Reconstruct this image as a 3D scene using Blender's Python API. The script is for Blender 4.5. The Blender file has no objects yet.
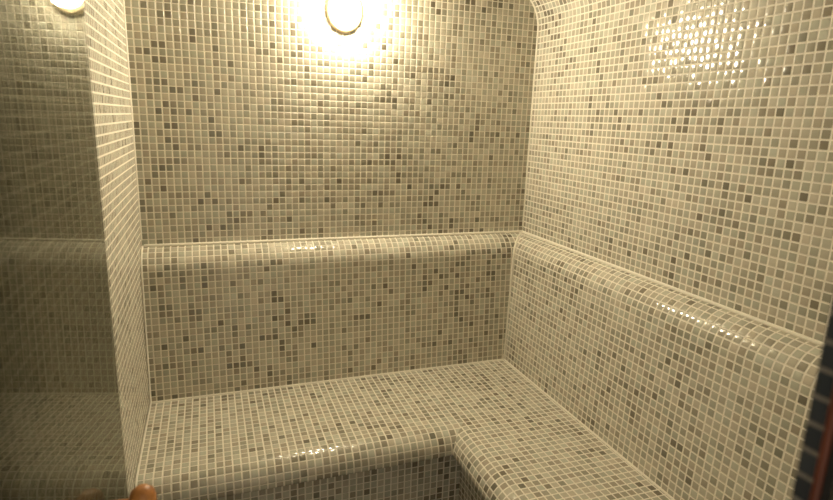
import bpy, bmesh, math
from mathutils import Vector, Matrix

# ------------------------------------------------------------------ units
# Everything in the steam room is set out on its mosaic: one tile pitch = T metres.
T = 0.024
EPS = 0.05                                    # joint behind the filler beads, in tiles
SEAT = 0.45                                   # seat height above the floor (m)
W = 64.0                                      # room width in tiles
H = 22.9                                      # backrest height above the seat
L = 4.6                                       # backrest depth at the seat
LT = 3.5                                      # ... and below its rounded top
XN, YN, RN = 40.1, -25.8, 2.8                 # front faces of the benches, nosing radius
YF, YO = -78.0, -84.0                         # front wall, inner and outer face
XD = 29.4                                     # right side of the doorway
FLOOR = -SEAT / T
ZV, RV = 58.2, 6.6                            # where the side walls start to curve, cove radius
TOP = ZV + RV
C = bpy.context.scene.collection

def w(x, y, z):
    return Vector((x * T, y * T, SEAT + z * T))

# ------------------------------------------------------------------ materials
def new_mat(name):
    m = bpy.data.materials.new(name); m.use_nodes = True
    nt = m.node_tree; nt.nodes.clear()
    return m, nt

class N:
    def __init__(s, nt): s.nt = nt
    def __call__(s, t, **kw):
        n = s.nt.nodes.new(t)
        for k, v in kw.items(): setattr(n, k, v)
        return n
    def link(s, a, b): s.nt.links.new(a, b)
    def val(s, sock, v):
        if hasattr(v, 'is_output'): s.link(v, sock)
        else: sock.default_value = v
    def math(s, op, a, b=None, c=None, clamp=False):
        n = s('ShaderNodeMath', operation=op, use_clamp=clamp)
        s.val(n.inputs[0], a)
        if b is not None: s.val(n.inputs[1], b)
        if c is not None: s.val(n.inputs[2], c)
        return n.outputs[0]

def mosaic(name, ramp, grout, half=(0.405, 0.405), rough=0.11, dark_amount=1.0, bump=1.0):
    m, nt = new_mat(name); n = N(nt)
    out = n('ShaderNodeOutputMaterial'); b = n('ShaderNodeBsdfPrincipled')
    n.link(b.outputs[0], out.inputs[0])
    uv = n('ShaderNodeUVMap'); uv.uv_map = 'UVMap'
    sep = n('ShaderNodeSeparateXYZ'); n.link(uv.outputs[0], sep.inputs[0])
    U, V = sep.outputs[0], sep.outputs[1]
    fu = n.math('SUBTRACT', n.math('FRACT', U), 0.5); fv = n.math('SUBTRACT', n.math('FRACT', V), 0.5)
    iu = n.math('FLOOR', U); iv = n.math('FLOOR', V)
    cell = n('ShaderNodeCombineXYZ'); n.link(iu, cell.inputs[0]); n.link(iv, cell.inputs[1])
    wn = n('ShaderNodeTexWhiteNoise', noise_dimensions='2D'); n.link(cell.outputs[0], wn.inputs['Vector'])
    rs = n('ShaderNodeSeparateXYZ'); n.link(wn.outputs['Color'], rs.inputs[0])
    # tiles laid in sheets: the blend drifts a little over the wall
    ns = n('ShaderNodeTexNoise', noise_dimensions='2D'); ns.inputs['Scale'].default_value = 0.09
    ns.inputs['Detail'].default_value = 2.0
    n.link(cell.outputs[0], ns.inputs['Vector'])
    drift = n.math('MULTIPLY', n.math('SUBTRACT', ns.outputs[0], 0.5), 0.55)
    pick = n.math('ADD', wn.outputs['Value'], drift, clamp=True)
    cr = n('ShaderNodeValToRGB'); cr.color_ramp.interpolation = 'LINEAR'
    el = cr.color_ramp.elements
    while len(el) > 1: el.remove(el[0])
    for i, (p, c) in enumerate(ramp):
        e = el[0] if i == 0 else el.new(p)
        e.position = p; e.color = (*c, 1)
    n.link(pick, cr.inputs[0])
    # warm / green tint from tile to tile
    tint = n('ShaderNodeMix', data_type='RGBA', blend_type='MULTIPLY')
    tr = n('ShaderNodeValToRGB'); tr.color_ramp.elements[0].color = (1.04, 0.98, 0.93, 1); tr.color_ramp.elements[1].color = (0.96, 1.015, 0.99, 1)
    n.link(rs.outputs[2], tr.inputs[0])
    tint.inputs[0].default_value = 1.0
    n.link(cr.outputs[0], tint.inputs[6]); n.link(tr.outputs[0], tint.inputs[7])
    # rounded square of the tile
    r = 0.07
    qx = n.math('MAXIMUM', n.math('SUBTRACT', n.math('ABSOLUTE', fu), half[0] - r), 0.0)
    qy = n.math('MAXIMUM', n.math('SUBTRACT', n.math('ABSOLUTE', fv), half[1] - r), 0.0)
    d = n.math('SQRT', n.math('ADD', n.math('MULTIPLY', qx, qx), n.math('MULTIPLY', qy, qy)))
    mk = n('ShaderNodeMapRange', interpolation_type='SMOOTHSTEP'); n.link(d, mk.inputs[0])
    mk.inputs[1].default_value = r + 0.025; mk.inputs[2].default_value = r - 0.025
    mask = mk.outputs[0]
    mix = n('ShaderNodeMix', data_type='RGBA'); n.link(mask, mix.inputs[0])
    mix.inputs[6].default_value = (*grout, 1); n.link(tint.outputs[2], mix.inputs[7])
    n.link(mix.outputs[2], b.inputs['Base Color'])
    ro = n('ShaderNodeMapRange'); n.link(mask, ro.inputs[0]); ro.inputs[3].default_value = 0.75; ro.inputs[4].default_value = rough
    n.link(ro.outputs[0], b.inputs['Roughness'])
    # relief: sunk joints, slightly pillowed and tilted glass tiles
    pil = n.math('MULTIPLY', n.math('ADD', n.math('MULTIPLY', fu, fu), n.math('MULTIPLY', fv, fv)), -0.95)
    tl = n.math('ADD', n.math('MULTIPLY', fu, n.math('SUBTRACT', rs.outputs[0], 0.5)),
                n.math('MULTIPLY', fv, n.math('SUBTRACT', rs.outputs[1], 0.5)))
    hgt = n.math('ADD', n.math('ADD', n.math('MULTIPLY', mask, 0.55), pil), n.math('MULTIPLY', tl, 1.05))
    bp = n('ShaderNodeBump'); bp.inputs['Strength'].default_value = bump; bp.inputs['Distance'].default_value = 0.002
    n.link(hgt, bp.inputs['Height']); n.link(bp.outputs[0], b.inputs['Normal'])
    b.inputs['IOR'].default_value = 1.5
    return m

RAMP = [(0.0, (0.195, 0.176, 0.137)), (0.05, (0.26, 0.24, 0.19)), (0.18, (0.36, 0.335, 0.272)),
        (0.45, (0.445, 0.42, 0.348)), (0.85, (0.52, 0.495, 0.417)), (1.0, (0.58, 0.555, 0.475))]
GROUT = (0.84, 0.79, 0.68)
M_TILE = mosaic('mosaic_tile', RAMP, GROUT)
M_TILE_L = mosaic('mosaic_tile_left', RAMP, GROUT, half=(0.42, 0.415), rough=0.25, bump=0.17)
M_TILE_B = mosaic('mosaic_tile_back', RAMP, GROUT, half=(0.395, 0.432))
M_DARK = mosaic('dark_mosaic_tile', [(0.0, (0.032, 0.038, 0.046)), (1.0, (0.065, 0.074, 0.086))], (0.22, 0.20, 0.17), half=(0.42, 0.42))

def grout_mat():
    m, nt = new_mat('grout_filler'); n = N(nt)
    out = n('ShaderNodeOutputMaterial'); b = n('ShaderNodeBsdfPrincipled'); n.link(b.outputs[0], out.inputs[0])
    tc = n('ShaderNodeTexCoord'); ns = n('ShaderNodeTexNoise'); ns.inputs['Scale'].default_value = 60
    n.link(tc.outputs['Object'], ns.inputs['Vector'])
    cr = n('ShaderNodeValToRGB'); cr.color_ramp.elements[0].color = (0.80, 0.76, 0.65, 1); cr.color_ramp.elements[1].color = (0.92, 0.88, 0.77, 1)
    n.link(ns.outputs[0], cr.inputs[0]); n.link(cr.outputs[0], b.inputs['Base Color'])
    b.inputs['Roughness'].default_value = 0.6
    return m
M_GROUT = grout_mat()

def wood_mat(name, c0, c1, rough):
    m, nt = new_mat(name); n = N(nt)
    out = n('ShaderNodeOutputMaterial'); b = n('ShaderNodeBsdfPrincipled'); n.link(b.outputs[0], out.inputs[0])
    tc = n('ShaderNodeTexCoord'); mp = n('ShaderNodeMapping'); mp.inputs['Scale'].default_value = (70, 70, 6)
    n.link(tc.outputs['Object'], mp.inputs[0])
    ns = n('ShaderNodeTexNoise'); ns.inputs['Scale'].default_value = 1.0; ns.inputs['Detail'].default_value = 4
    n.link(mp.outputs[0], ns.inputs['Vector'])
    cr = n('ShaderNodeValToRGB'); cr.color_ramp.elements[0].color = (*c0, 1); cr.color_ramp.elements[1].color = (*c1, 1)
    cr.color_ramp.elements[0].position = 0.3; cr.color_ramp.elements[1].position = 0.7
    n.link(ns.outputs[0], cr.inputs[0]); n.link(cr.outputs[0], b.inputs['Base Color'])
    b.inputs['Roughness'].default_value = rough
    return m
M_OAK = wood_mat('orange_wood', (0.42, 0.16, 0.04), (0.66, 0.30, 0.09), 0.4)
M_REDWOOD = wood_mat('red_brown_wood', (0.06, 0.015, 0.008), (0.14, 0.036, 0.015), 0.35)

def glass_mat():
    """smoked door glass: dark see-through body, mirror film by the Fresnel law"""
    m, nt = new_mat('smoked_glass'); n = N(nt)
    out = n('ShaderNodeOutputMaterial')
    g = n('ShaderNodeNewGeometry')
    dt = n('ShaderNodeVectorMath', operation='DOT_PRODUCT'); n.link(g.outputs['Normal'], dt.inputs[0]); n.link(g.outputs['Incoming'], dt.inputs[1])
    c = n.math('ABSOLUTE', dt.outputs['Value'])
    f = n.math('ADD', n.math('MULTIPLY', n.math('POWER', n.math('SUBTRACT', 1.0, c), 5.0), 0.955), 0.045, clamp=True)
    tr = n('ShaderNodeBsdfTransparent'); tr.inputs[0].default_value = (0.48, 0.48, 0.435, 1)
    gl = n('ShaderNodeBsdfGlossy'); gl.inputs['Roughness'].default_value = 0.004; gl.inputs[0].default_value = (0.78, 0.79, 0.75, 1)
    mx = n('ShaderNodeMixShader'); n.link(f, mx.inputs[0]); n.link(tr.outputs[0], mx.inputs[1]); n.link(gl.outputs[0], mx.inputs[2])
    n.link(mx.outputs[0], out.inputs[0])
    return m
M_GLASS = glass_mat()

def metal_mat(name, col, rough):
    m, nt = new_mat(name); n = N(nt)
    out = n('ShaderNodeOutputMaterial'); b = n('ShaderNodeBsdfPrincipled'); n.link(b.outputs[0], out.inputs[0])
    b.inputs['Metallic'].default_value = 1.0; b.inputs['Roughness'].default_value = rough
    ns = n('ShaderNodeTexNoise'); ns.inputs['Scale'].default_value = 40
    mx = n('ShaderNodeMix', data_type='RGBA'); n.link(ns.outputs[0], mx.inputs[0])
    mx.inputs[6].default_value = (*[v * 0.85 for v in col], 1); mx.inputs[7].default_value = (*col, 1)
    n.link(mx.outputs[2], b.inputs['Base Color'])
    return m
M_RUBBER = mosaic('black_rubber', [(0.0, (0.012, 0.011, 0.01)), (1.0, (0.018, 0.016, 0.015))], (0.015, 0.014, 0.013), rough=0.6)
M_STEEL = metal_mat('brushed_steel', (0.62, 0.60, 0.56), 0.3)

def rim_mat():
    m, nt = new_mat('pale_gold_lacquer'); n = N(nt)
    out = n('ShaderNodeOutputMaterial'); b = n('ShaderNodeBsdfPrincipled'); n.link(b.outputs[0], out.inputs[0])
    ns = n('ShaderNodeTexNoise'); ns.inputs['Scale'].default_value = 30
    cr = n('ShaderNodeValToRGB'); cr.color_ramp.elements[0].color = (0.80, 0.62, 0.36, 1); cr.color_ramp.elements[1].color = (0.88, 0.72, 0.46, 1)
    n.link(ns.outputs[0], cr.inputs[0]); n.link(cr.outputs[0], b.inputs['Base Color'])
    b.inputs['Roughness'].default_value = 0.4; b.inputs['Metallic'].default_value = 0.25
    return m
M_RIM = rim_mat()
LAMP_STRENGTH = 375.0
def lamp_mat():
    m, nt = new_mat('lit_opal_glass'); n = N(nt)
    out = n('ShaderNodeOutputMaterial'); e = n('ShaderNodeEmission')
    e.inputs[0].default_value = (1.0, 0.87, 0.64, 1); e.inputs[1].default_value = LAMP_STRENGTH
    n.link(e.outputs[0], out.inputs[0])
    return m
M_LAMP = lamp_mat()

def plaster_mat():
    m, nt = new_mat('pale_plaster'); n = N(nt)
    out = n('ShaderNodeOutputMaterial'); b = n('ShaderNodeBsdfPrincipled'); n.link(b.outputs[0], out.inputs[0])
    ns = n('ShaderNodeTexNoise'); ns.inputs['Scale'].default_value = 12
    cr = n('ShaderNodeValToRGB'); cr.color_ramp.elements[0].color = (0.28, 0.26, 0.22, 1); cr.color_ramp.elements[1].color = (0.36, 0.33, 0.28, 1)
    n.link(ns.outputs[0], cr.inputs[0]); n.link(cr.outputs[0], b.inputs['Base Color'])
    b.inputs['Roughness'].default_value = 0.8
    return m
M_PLASTER = plaster_mat()

# ------------------------------------------------------------------ objects
def empty(name, loc, label=None, cat=None, kind=None):
    o = bpy.data.objects.new(name, None); C.objects.link(o); o.location = loc
    o.empty_display_size = 0.1
    tag(o, label, cat, kind); return o

def tag(o, label=None, cat=None, kind=None):
    if label: o['label'] = label
    if cat: o['category'] = cat
    if kind: o['kind'] = kind
    return o

def link_mesh(name, bm, mats, parent=None, smooth=False):
    me = bpy.data.meshes.new(name)
    bmesh.ops.recalc_face_normals(bm, faces=bm.faces) if smooth is None else None
    if smooth:
        for f in bm.faces: f.smooth = True
    bm.to_mesh(me); bm.free()
    for m in (mats if isinstance(mats, (list, tuple)) else [mats]): me.materials.append(m)
    o = bpy.data.objects.new(name, me); C.objects.link(o)
    if parent is not None:
        o.parent = parent
        o.matrix_parent_inverse = Matrix.Translation(parent.location).inverted() if parent.rotation_euler.z == 0 else \
            (Matrix.Translation(parent.location) @ parent.rotation_euler.to_matrix().to_4x4()).inverted()
    return o

def sweep(name, prof, axis, e0, e1, mat, uvoff=(0, 0), parent=None, smooth=True, thick=None, flip=False, v0=0.0, step=None):
    """Skin a 2-D profile (list of (offset, z)) along X or Y. e0/e1: end position, number or function of the offset
    (mitres). UVs run in tile units: u along the sweep, v along the profile."""
    bm = bmesh.new(); uvl = bm.loops.layers.uv.new('UVMap')
    f0 = e0 if callable(e0) else (lambda a: e0); f1 = e1 if callable(e1) else (lambda a: e1)
    v = v0; vs = [v]
    for a, b in zip(prof, prof[1:]):
        v += math.hypot(b[0] - a[0], b[1] - a[1]); vs.append(v)
    def pt(a, z, s): return w(s, a, z) if axis == 'X' else w(a, s, z)
    rows = []
    for (a, z), vv in zip(prof, vs):
        s0, s1 = f0(a), f1(a)
        rows.append([(bm.verts.new(pt(a, z, s)), s, vv) for s in (s0, s1)])
    for r0, r1 in zip(rows, rows[1:]):
        q = [r0[0], r0[1], r1[1], r1[0]]
        if flip: q = q[::-1]
        f = bm.faces.new([k[0] for k in q]); f.smooth = smooth
        for lp, k in zip(f.loops, q): lp[uvl].uv = (k[1] + uvoff[0], k[2] + uvoff[1])
    return link_mesh(name, bm, mat, parent)

def slab(name, quads, mat, parent=None):
    """quads: list of (4 corner points in tiles, (u-axis index, v-axis index), uv offset)"""
    bm = bmesh.new(); uvl = bm.loops.layers.uv.new('UVMap')
    for pts, (iu, iv), off in quads:
        f = bm.faces.new([bm.verts.new(w(*p)) for p in pts])
        for lp, p in zip(f.loops, pts): lp[uvl].uv = (p[iu] + off[0], p[iv] + off[1])
    return link_mesh(name, bm, mat, parent)

def box_quads(x0, x1, y0, y1, z0, z1, off=(0, 0)):
    return [([(x0, y0, z0), (x1, y0, z0), (x1, y0, z1), (x0, y0, z1)], (0, 2), off),
            ([(x1, y1, z0), (x0, y1, z0), (x0, y1, z1), (x1, y1, z1)], (0, 2), off),
            ([(x0, y1, z0), (x0, y0, z0), (x0, y0, z1), (x0, y1, z1)], (1, 2), off),
            ([(x1, y0, z0), (x1, y1, z0), (x1, y1, z1), (x1, y0, z1)], (1, 2), off),
            ([(x0, y0, z1), (x1, y0, z1), (x1, y1, z1), (x0, y1, z1)], (0, 1), off),
            ([(x0, y1, z0), (x1, y1, z0), (x1, y0, z0), (x0, y0, z0)], (0, 1), off)]

def arc(cx, cz, r, a0, a1, n):
    return [(cx + r * math.cos(math.radians(a0 + (a1 - a0) * i / n)), cz + r * math.sin(math.radians(a0 + (a1 - a0) * i / n))) for i in range(n + 1)]

def tube(name, pts, r, mat, parent=None, seg=12):
    """bead or bar along a polyline given in tiles, radius in tiles, with domed ends"""
    bm = bmesh.new(); P = [w(*p) for p in pts]; r *= T
    rings = []
    n = len(P)
    def ring(c, d, rr):
        d = d.normalized(); a = d.orthogonal().normalized(); b = d.cross(a)
        return [bm.verts.new(c + (a * math.cos(k * 2 * math.pi / seg) + b * math.sin(k * 2 * math.pi / seg)) * rr) for k in range(seg)]
    dirs = []
    for i in range(n):
        d = (P[min(i + 1, n - 1)] - P[max(i - 1, 0)]); dirs.append(d.normalized())
    ref = dirs[0].orthogonal().normalized()
    def ring2(c, d, rr):
        a = (ref - d * ref.dot(d)).normalized(); b = d.cross(a)
        return [bm.verts.new(c + (a * math.cos(k * 2 * math.pi / seg) + b * math.sin(k * 2 * math.pi / seg)) * rr) for k in range(seg)]
    for t in (-0.9, -0.5): rings.append(ring2(P[0] + dirs[0] * r * t, dirs[0], r * math.sqrt(1 - t * t)))
    for i in range(n): rings.append(ring2(P[i], dirs[i], r))
    for t in (0.5, 0.9): rings.append(ring2(P[-1] + dirs[-1] * r * t, dirs[-1], r * math.sqrt(1 - t * t)))
    for a, b in zip(rings, rings[1:]):
        for k in range(seg): bm.faces.new((a[k], a[(k + 1) % seg], b[(k + 1) % seg], b[k]))
    bm.faces.new(rings[0][::-1]); bm.faces.new(rings[-1])
    return link_mesh(name, bm, mat, parent, smooth=True)

# ------------------------------------------------------------------ room shell
cove_r = [(W - RV + RV * math.cos(math.radians(t)), ZV + RV * math.sin(math.radians(t))) for t in range(0, 91, 6)]
cove_l = [(W - x, z) for x, z in cove_r]
# back wall, its top edge following the coves of the ceiling
bm = bmesh.new(); uvl = bm.loops.layers.uv.new('UVMap')
outline = [(0, FLOOR), (W, FLOOR)] + cove_r + cove_l[::-1]
f = bm.faces.new([bm.verts.new(w(x, 0, z)) for x, z in outline])
for lp, (x, z) in zip(f.loops, outline): lp[uvl].uv = (x, z - H)
wall_back = link_mesh('wall_back', bm, M_TILE_B)
tag(wall_back, 'back wall of beige grey mosaic tiles carrying the lit lamp', 'wall', 'structure')

wall_right = slab('wall_right', box_quads(W, W + 2, YF, 0, FLOOR, ZV, (200, 6.1)), M_TILE)
tag(wall_right, 'right hand wall of cream glass mosaic above the long backrest', 'wall', 'structure')
wall_left = slab('wall_left', box_quads(-2, 0, YF, 0, FLOOR, ZV, (200, 6.1)), M_TILE_L)
tag(wall_left, 'narrow strip of left mosaic wall beside the glass door', 'wall', 'structure')
ceiling = sweep('ceiling', cove_r + cove_l[::-1], 'Y', YO, 0, M_TILE, (200, 0), flip=True, v0=ZV + 6.1)
tag(ceiling, 'mosaic ceiling curving down into the right wall', 'ceiling', 'structure')
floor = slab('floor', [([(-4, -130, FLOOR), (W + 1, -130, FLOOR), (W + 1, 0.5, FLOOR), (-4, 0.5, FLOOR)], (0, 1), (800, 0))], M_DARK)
tag(floor, 'dark mosaic floor below the benches', 'floor', 'structure')
wall_front = slab('wall_front', box_quads(XD + 0.3, W + 1, YO, YF, FLOOR, TOP) + box_quads(0, XD + 0.02, YO, YF, 59, TOP), M_TILE)
tag(wall_front, 'front wall of the steam room around the doorway', 'wall', 'structure')
# dark tiled lining of the doorway and the wooden door frame in front of it
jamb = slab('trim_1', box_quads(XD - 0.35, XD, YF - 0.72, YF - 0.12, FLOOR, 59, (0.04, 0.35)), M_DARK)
tag(jamb, 'column of large dark blue grey tiles edging the doorway at right', 'tile edging', 'structure')
def post(name, prof, mat, label, cat):
    fr = bmesh.new(); n = len(prof)
    lo = [fr.verts.new(w(x, y, FLOOR)) for x, y in prof]; hi = [fr.verts.new(w(x, y, 59.5)) for x, y in prof]
    for k in range(n): fr.faces.new((lo[k], lo[(k + 1) % n], hi[(k + 1) % n], hi[k]))
    fr.faces.new(lo[::-1]); fr.faces.new(hi)
    bmesh.ops.recalc_face_normals(fr, faces=fr.faces)
    return tag(link_mesh(name, fr, mat), label, cat, 'structure')
ya = YF - 0.72
tr2 = post('trim_2', [(XD - 0.4, ya - 0.02), (XD - 0.48, ya - 0.1), (XD - 0.48, ya - 0.22), (XD - 0.42, ya - 0.28), (XD + 1.2, ya - 0.28), (XD + 1.2, ya - 0.02)], M_REDWOOD,
     'red brown wooden door frame post at the right edge', 'door frame')
def sub(name, x0, y0, y1, mat):
    o = post(name, [(x0, y0), (x0, y1), (XD + 1.2, y1), (XD + 1.2, y0)], mat, None, None)
    del o['kind']; o.parent = tr2; return o
sub('rubber_seal', XD - 0.3, ya - 0.29, ya - 0.62, M_RUBBER)
sub('metal_strip', XD - 0.35, ya - 0.63, ya - 1.3, M_STEEL)

# ------------------------------------------------------------------ bench: one L-shaped built-in bench
bench = empty('tiled_bench', w(52, -13, FLOOR), 'L-shaped mosaic tiled bench with rounded edges and backrests filling the corner', 'bench')

def nosing(front, s):
    """profile of the rounded front edge; s=+1: offsets grow into the bench"""
    p = [(front + s * (RN - RN * math.sin(math.radians(t))), -RN + RN * math.cos(math.radians(t))) for t in range(0, 91, 9)]
    p += [(front + s * 0.0, -RN - 0.1)]
    p += [(front + s * (0.4 - 0.4 * math.cos(math.radians(t))), -RN - 0.1 - 0.4 * math.sin(math.radians(t))) for t in range(15, 91, 15)]
    p += [(front + s * 2.6, -RN - 0.5)]
    return p

mit_x = lambda y: XN + (y - YN)              # mitre of the two nosings: x for a given y
mit_y = lambda x: YN + (x - XN)
# seats: flat top, the rounded nosing a sub-part, and the recessed plinth below
sb = bmesh.new(); uvl = sb.loops.layers.uv.new('UVMap')
def flat(bm, pts, off):
    f = bm.faces.new([bm.verts.new(w(x, y, 0)) for x, y in pts])
    for lp, (x, y) in zip(f.loops, pts): lp[uvl].uv = (x + off[0], y + off[1])
flat(sb, [(EPS, YN + RN), (W - L, YN + RN), (W - L, -L), (EPS, -L)], (1000, 0))
seat_back = link_mesh('seat', sb, M_TILE_B, bench); seat_back['label'] = 'seat along the back wall'
sb = bmesh.new(); uvl = sb.loops.layers.uv.new('UVMap')
flat(sb, [(XN + RN, YF + EPS), (W - L, YF + EPS), (W - L, YN + RN), (XN + RN, YN + RN)], (1000, 0))
seat_right = link_mesh('seat', sb, M_TILE, bench); seat_right['label'] = 'seat along the right wall'
nb = sweep('nosing', nosing(YN, 1), 'X', EPS, mit_x, M_TILE_B, (1000, 0.2), seat_back, flip=True, v0=-YN)
nr = sweep('nosing', nosing(XN, 1), 'Y', YF + EPS, mit_y, M_TILE, (1200, 0.2), seat_right, v0=0.0)
RC = 2.6
pb = sweep('base', [(YN + RC, FLOOR), (YN + RC, -RN - 0.5)], 'X', EPS, XN + RC, M_TILE_B, (1400, 0), bench); pb['label'] = 'shaded upright face below the back seat'
pr = sweep('base', [(XN + RC, FLOOR), (XN + RC, -RN - 0.5)], 'Y', YF + EPS, YN + RC, M_TILE, (1600, 0), bench, flip=True); pr['label'] = 'shaded upright face below the right seat'

# backrests: upright panel, with a rounded ledge on top
def ledge(front, s):
    """from the wall over the quarter round down to the upright face"""
    c = front + s * LT
    return [(c - s * (EPS if t == 0 else LT * math.sin(math.radians(t))), H - LT + LT * math.cos(math.radians(t))) for t in range(0, 91, 6)]
ARC = LT * math.pi / 2
mx = lambda y: W + y                          # mitre in the room corner
my = lambda x: x - W
bb = sweep('backrest', [(-LT, H - LT), (-L, 0)], 'X', EPS, lambda y: W + y, M_TILE_B, (1800, 0), bench, flip=True, v0=ARC); bb['label'] = 'backrest on the back wall'
lb = sweep('top_ledge', ledge(-LT, 1)[0:], 'X', EPS, mx, M_TILE_B, (1800, 0), bb, flip=True)
br = sweep('backrest', [(W - LT, H - LT), (W - L, 0)], 'Y', YF + EPS, lambda x: x - W, M_TILE, (2200, 0), bench, v0=ARC); br['label'] = 'backrest on the right wall'
lr = sweep('top_ledge', ledge(W - LT, 1), 'Y', YF + EPS, my, M_TILE, (2200, 0), br)

# pale filler beads where the tiled planes meet
G = 0.22
def bead(pts, r=G, parent=bench): return tube('grout_joint', pts, r, M_GROUT, parent, seg=8)
K = 0.29
bead([(0.5, -K, H + .1), (W - K, -K, H + .1)], 0.25, bb); bead([(W - K, -K, H + .1), (W - K, YF + 0.4, H + .1)], 0.25, br)
bead([(W - L, -L - 0.1, 0), (W - L, YF + 0.4, 0)], 0.2, br)
bead([(0.4, -L, 0), (W - L, -L, 0)], 0.2, bb)
bead([(x - .15, x - W - .15, z) for x, z in ledge(W - LT, 1)] + [(W - L, -L, 0.2)], 0.2, br)
bead([(W, 0, H + 1.0), (W, 0, ZV - 0.2)] + [(x, 0, z) for x, z in cove_r[1:]], 0.2, wall_right)
bead([(0, 0, H + 1.0), (0, 0, ZV - 0.2)], 0.2, wall_left)
K = 0.165
bead([(K, y - .16, z) for y, z in ledge(-LT, 1)] + [(K, -L, 0.1)] + [(K, y, z) for y, z in nosing(YN, 1)[:13]], 0.15, bb)

# ------------------------------------------------------------------ wall lamp
LX, LZ = 30.15, 58.1
lamp = empty('wall_lamp', w(LX, 0, LZ), 'lit oval bulkhead lamp with pale gold rim on the back wall', 'lamp')
def dome(name, rx, rz, prof, mat, parent):
    """prof: list of (fraction of the radius, depth towards the room in tiles)"""
    bm = bmesh.new(); seg = 48; rings = []
    for fr_, dp in prof:
        rings.append([bm.verts.new(w(LX + rx * fr_ * math.cos(2 * math.pi * k / seg), -dp, LZ + rz * fr_ * math.sin(2 * math.pi * k / seg))) for k in range(seg)])
    for a, b in zip(rings, rings[1:]):
        for k in range(seg): bm.faces.new((a[k], a[(k + 1) % seg], b[(k + 1) % seg], b[k]))
    bm.faces.new(rings[-1])
    bmesh.ops.recalc_face_normals(bm, faces=bm.faces)
    return link_mesh(name, bm, mat, parent, smooth=True)
dome('lamp_base', 2.75, 3.15, [(1.0, 0.02), (1.0, 0.35), (0.95, 0.6), (0.88, 0.72), (0.78, 0.72)], M_RIM, lamp)
dome('glass_globe', 2.2, 2.4, [(0.97, 0.7), (1.0, 0.9)] + [(math.cos(math.radians(t)), 1.0 + 1.5 * math.sin(math.radians(t))) for t in range(8, 88, 8)], M_LAMP, lamp)

# ------------------------------------------------------------------ glass door, opened inwards against the left wall
EX, EY = 3.83, -53.0                          # free edge
ANG = math.radians(8.0)                      # the leaf runs back towards the doorway and the left wall
DW = 28.0
door = empty('door_1', w(EX - DW * math.sin(ANG), EY - DW * math.cos(ANG), FLOOR), 'smoked glass door leaf standing open along the left wall', 'door', 'structure')
ux, uy = math.sin(ANG), math.cos(ANG)        # along the leaf, hinge -> free edge
nx, ny = math.cos(ANG), -math.sin(ANG)       # out of the leaf, into the room
def dp(s, o, z):                             # s tiles back from the free edge, o out of the leaf
    return (EX - ux * s + nx * o, EY - uy * s + ny * o, z)
bm = bmesh.new(); th = 0.33; zb, zt = FLOOR + 0.5, 58.5
pl = []
for o in (0, -th):
    for s, z in ((0, zb), (DW, zb), (DW, zt), (0, zt)):
        pl.append(bm.verts.new(w(*dp(s, o, z))))
for q in ((0, 1, 2, 3), (7, 6, 5, 4), (4, 5, 1, 0), (6, 7, 3, 2), (5, 6, 2, 1), (7, 4, 0, 3)):
    bm.faces.new([pl[k] for k in q])
bmesh.ops.recalc_face_normals(bm, faces=bm.faces)
link_mesh('glass_panel', bm, M_GLASS, door)
# wooden pull with two posts
HS, HO, HT = 2.2, 1.5, 19.6
hd = tube('pull_handle', [dp(HS, HO, HT - 12.0)] + [dp(HS, HO, HT - 12 + k) for k in range(1, 12)] + [dp(HS, HO, HT - 0.8)], 0.8, M_OAK, door, seg=24)
for z in (HT - 1.3, HT - 10.5):
    tube('handle_post', [dp(HS, -0.45, z), dp(HS, HO - 0.3, z)], 0.42, M_OAK, hd, seg=14)
for z in (45.0, -10.0):
    bm = bmesh.new(); q = []
    for o in (0.3, -0.63):
        for s, zz in ((DW - 3.2, z - 2), (DW, z - 2), (DW, z + 2), (DW - 3.2, z + 2)): q.append(bm.verts.new(w(*dp(s, o, zz))))
    for k in ((0, 1, 2, 3), (7, 6, 5, 4), (4, 5, 1, 0), (6, 7, 3, 2), (5, 6, 2, 1), (7, 4, 0, 3)): bm.faces.new([q[j] for j in k])
    bmesh.ops.recalc_face_normals(bm, faces=bm.faces)
    bmesh.ops.bevel(bm, geom=bm.edges[:], offset=0.002, segments=2, affect='EDGES')
    link_mesh('hinge', bm, M_STEEL, door)

# ------------------------------------------------------------------ light outside the doorway, camera
wd = bpy.data.worlds.new('hall'); bpy.context.scene.world = wd; wd.use_nodes = True
bg = wd.node_tree.nodes['Background']; bg.inputs[0].default_value = (1.0, 0.86, 0.66, 1); bg.inputs[1].default_value = 0.62

F, YAW, PITCH, ROLL = 567.5, 0.354, 0.225, 0.035
CX, CY, CZ = 9.81, -90.28, 42.4
cd = bpy.data.cameras.new('camera'); cam = bpy.data.objects.new('camera', cd); C.objects.link(cam)
fwd = Vector((math.sin(YAW) * math.cos(PITCH), math.cos(YAW) * math.cos(PITCH), -math.sin(PITCH)))
rt = Vector((math.cos(YAW), -math.sin(YAW), 0)); up = rt.cross(fwd)
r2 = rt * math.cos(ROLL) + up * math.sin(ROLL); u2 = -rt * math.sin(ROLL) + up * math.cos(ROLL)
M = Matrix((r2, u2, -fwd)).transposed().to_4x4(); M.translation = w(CX, CY, CZ)
cam.matrix_world = M
cd.sensor_width = 36.0; cd.lens = 36.0 * F / 833.0; cd.clip_start = 0.02
cd.dof.use_dof = True; cd.dof.focus_distance = 1.9; cd.dof.aperture_fstop = 3.6
bpy.context.scene.camera = cam
sc = bpy.context.scene
sc.view_settings.view_transform = 'Standard'
sc.view_settings.look = 'None'
sc.view_settings.exposure = 0.22
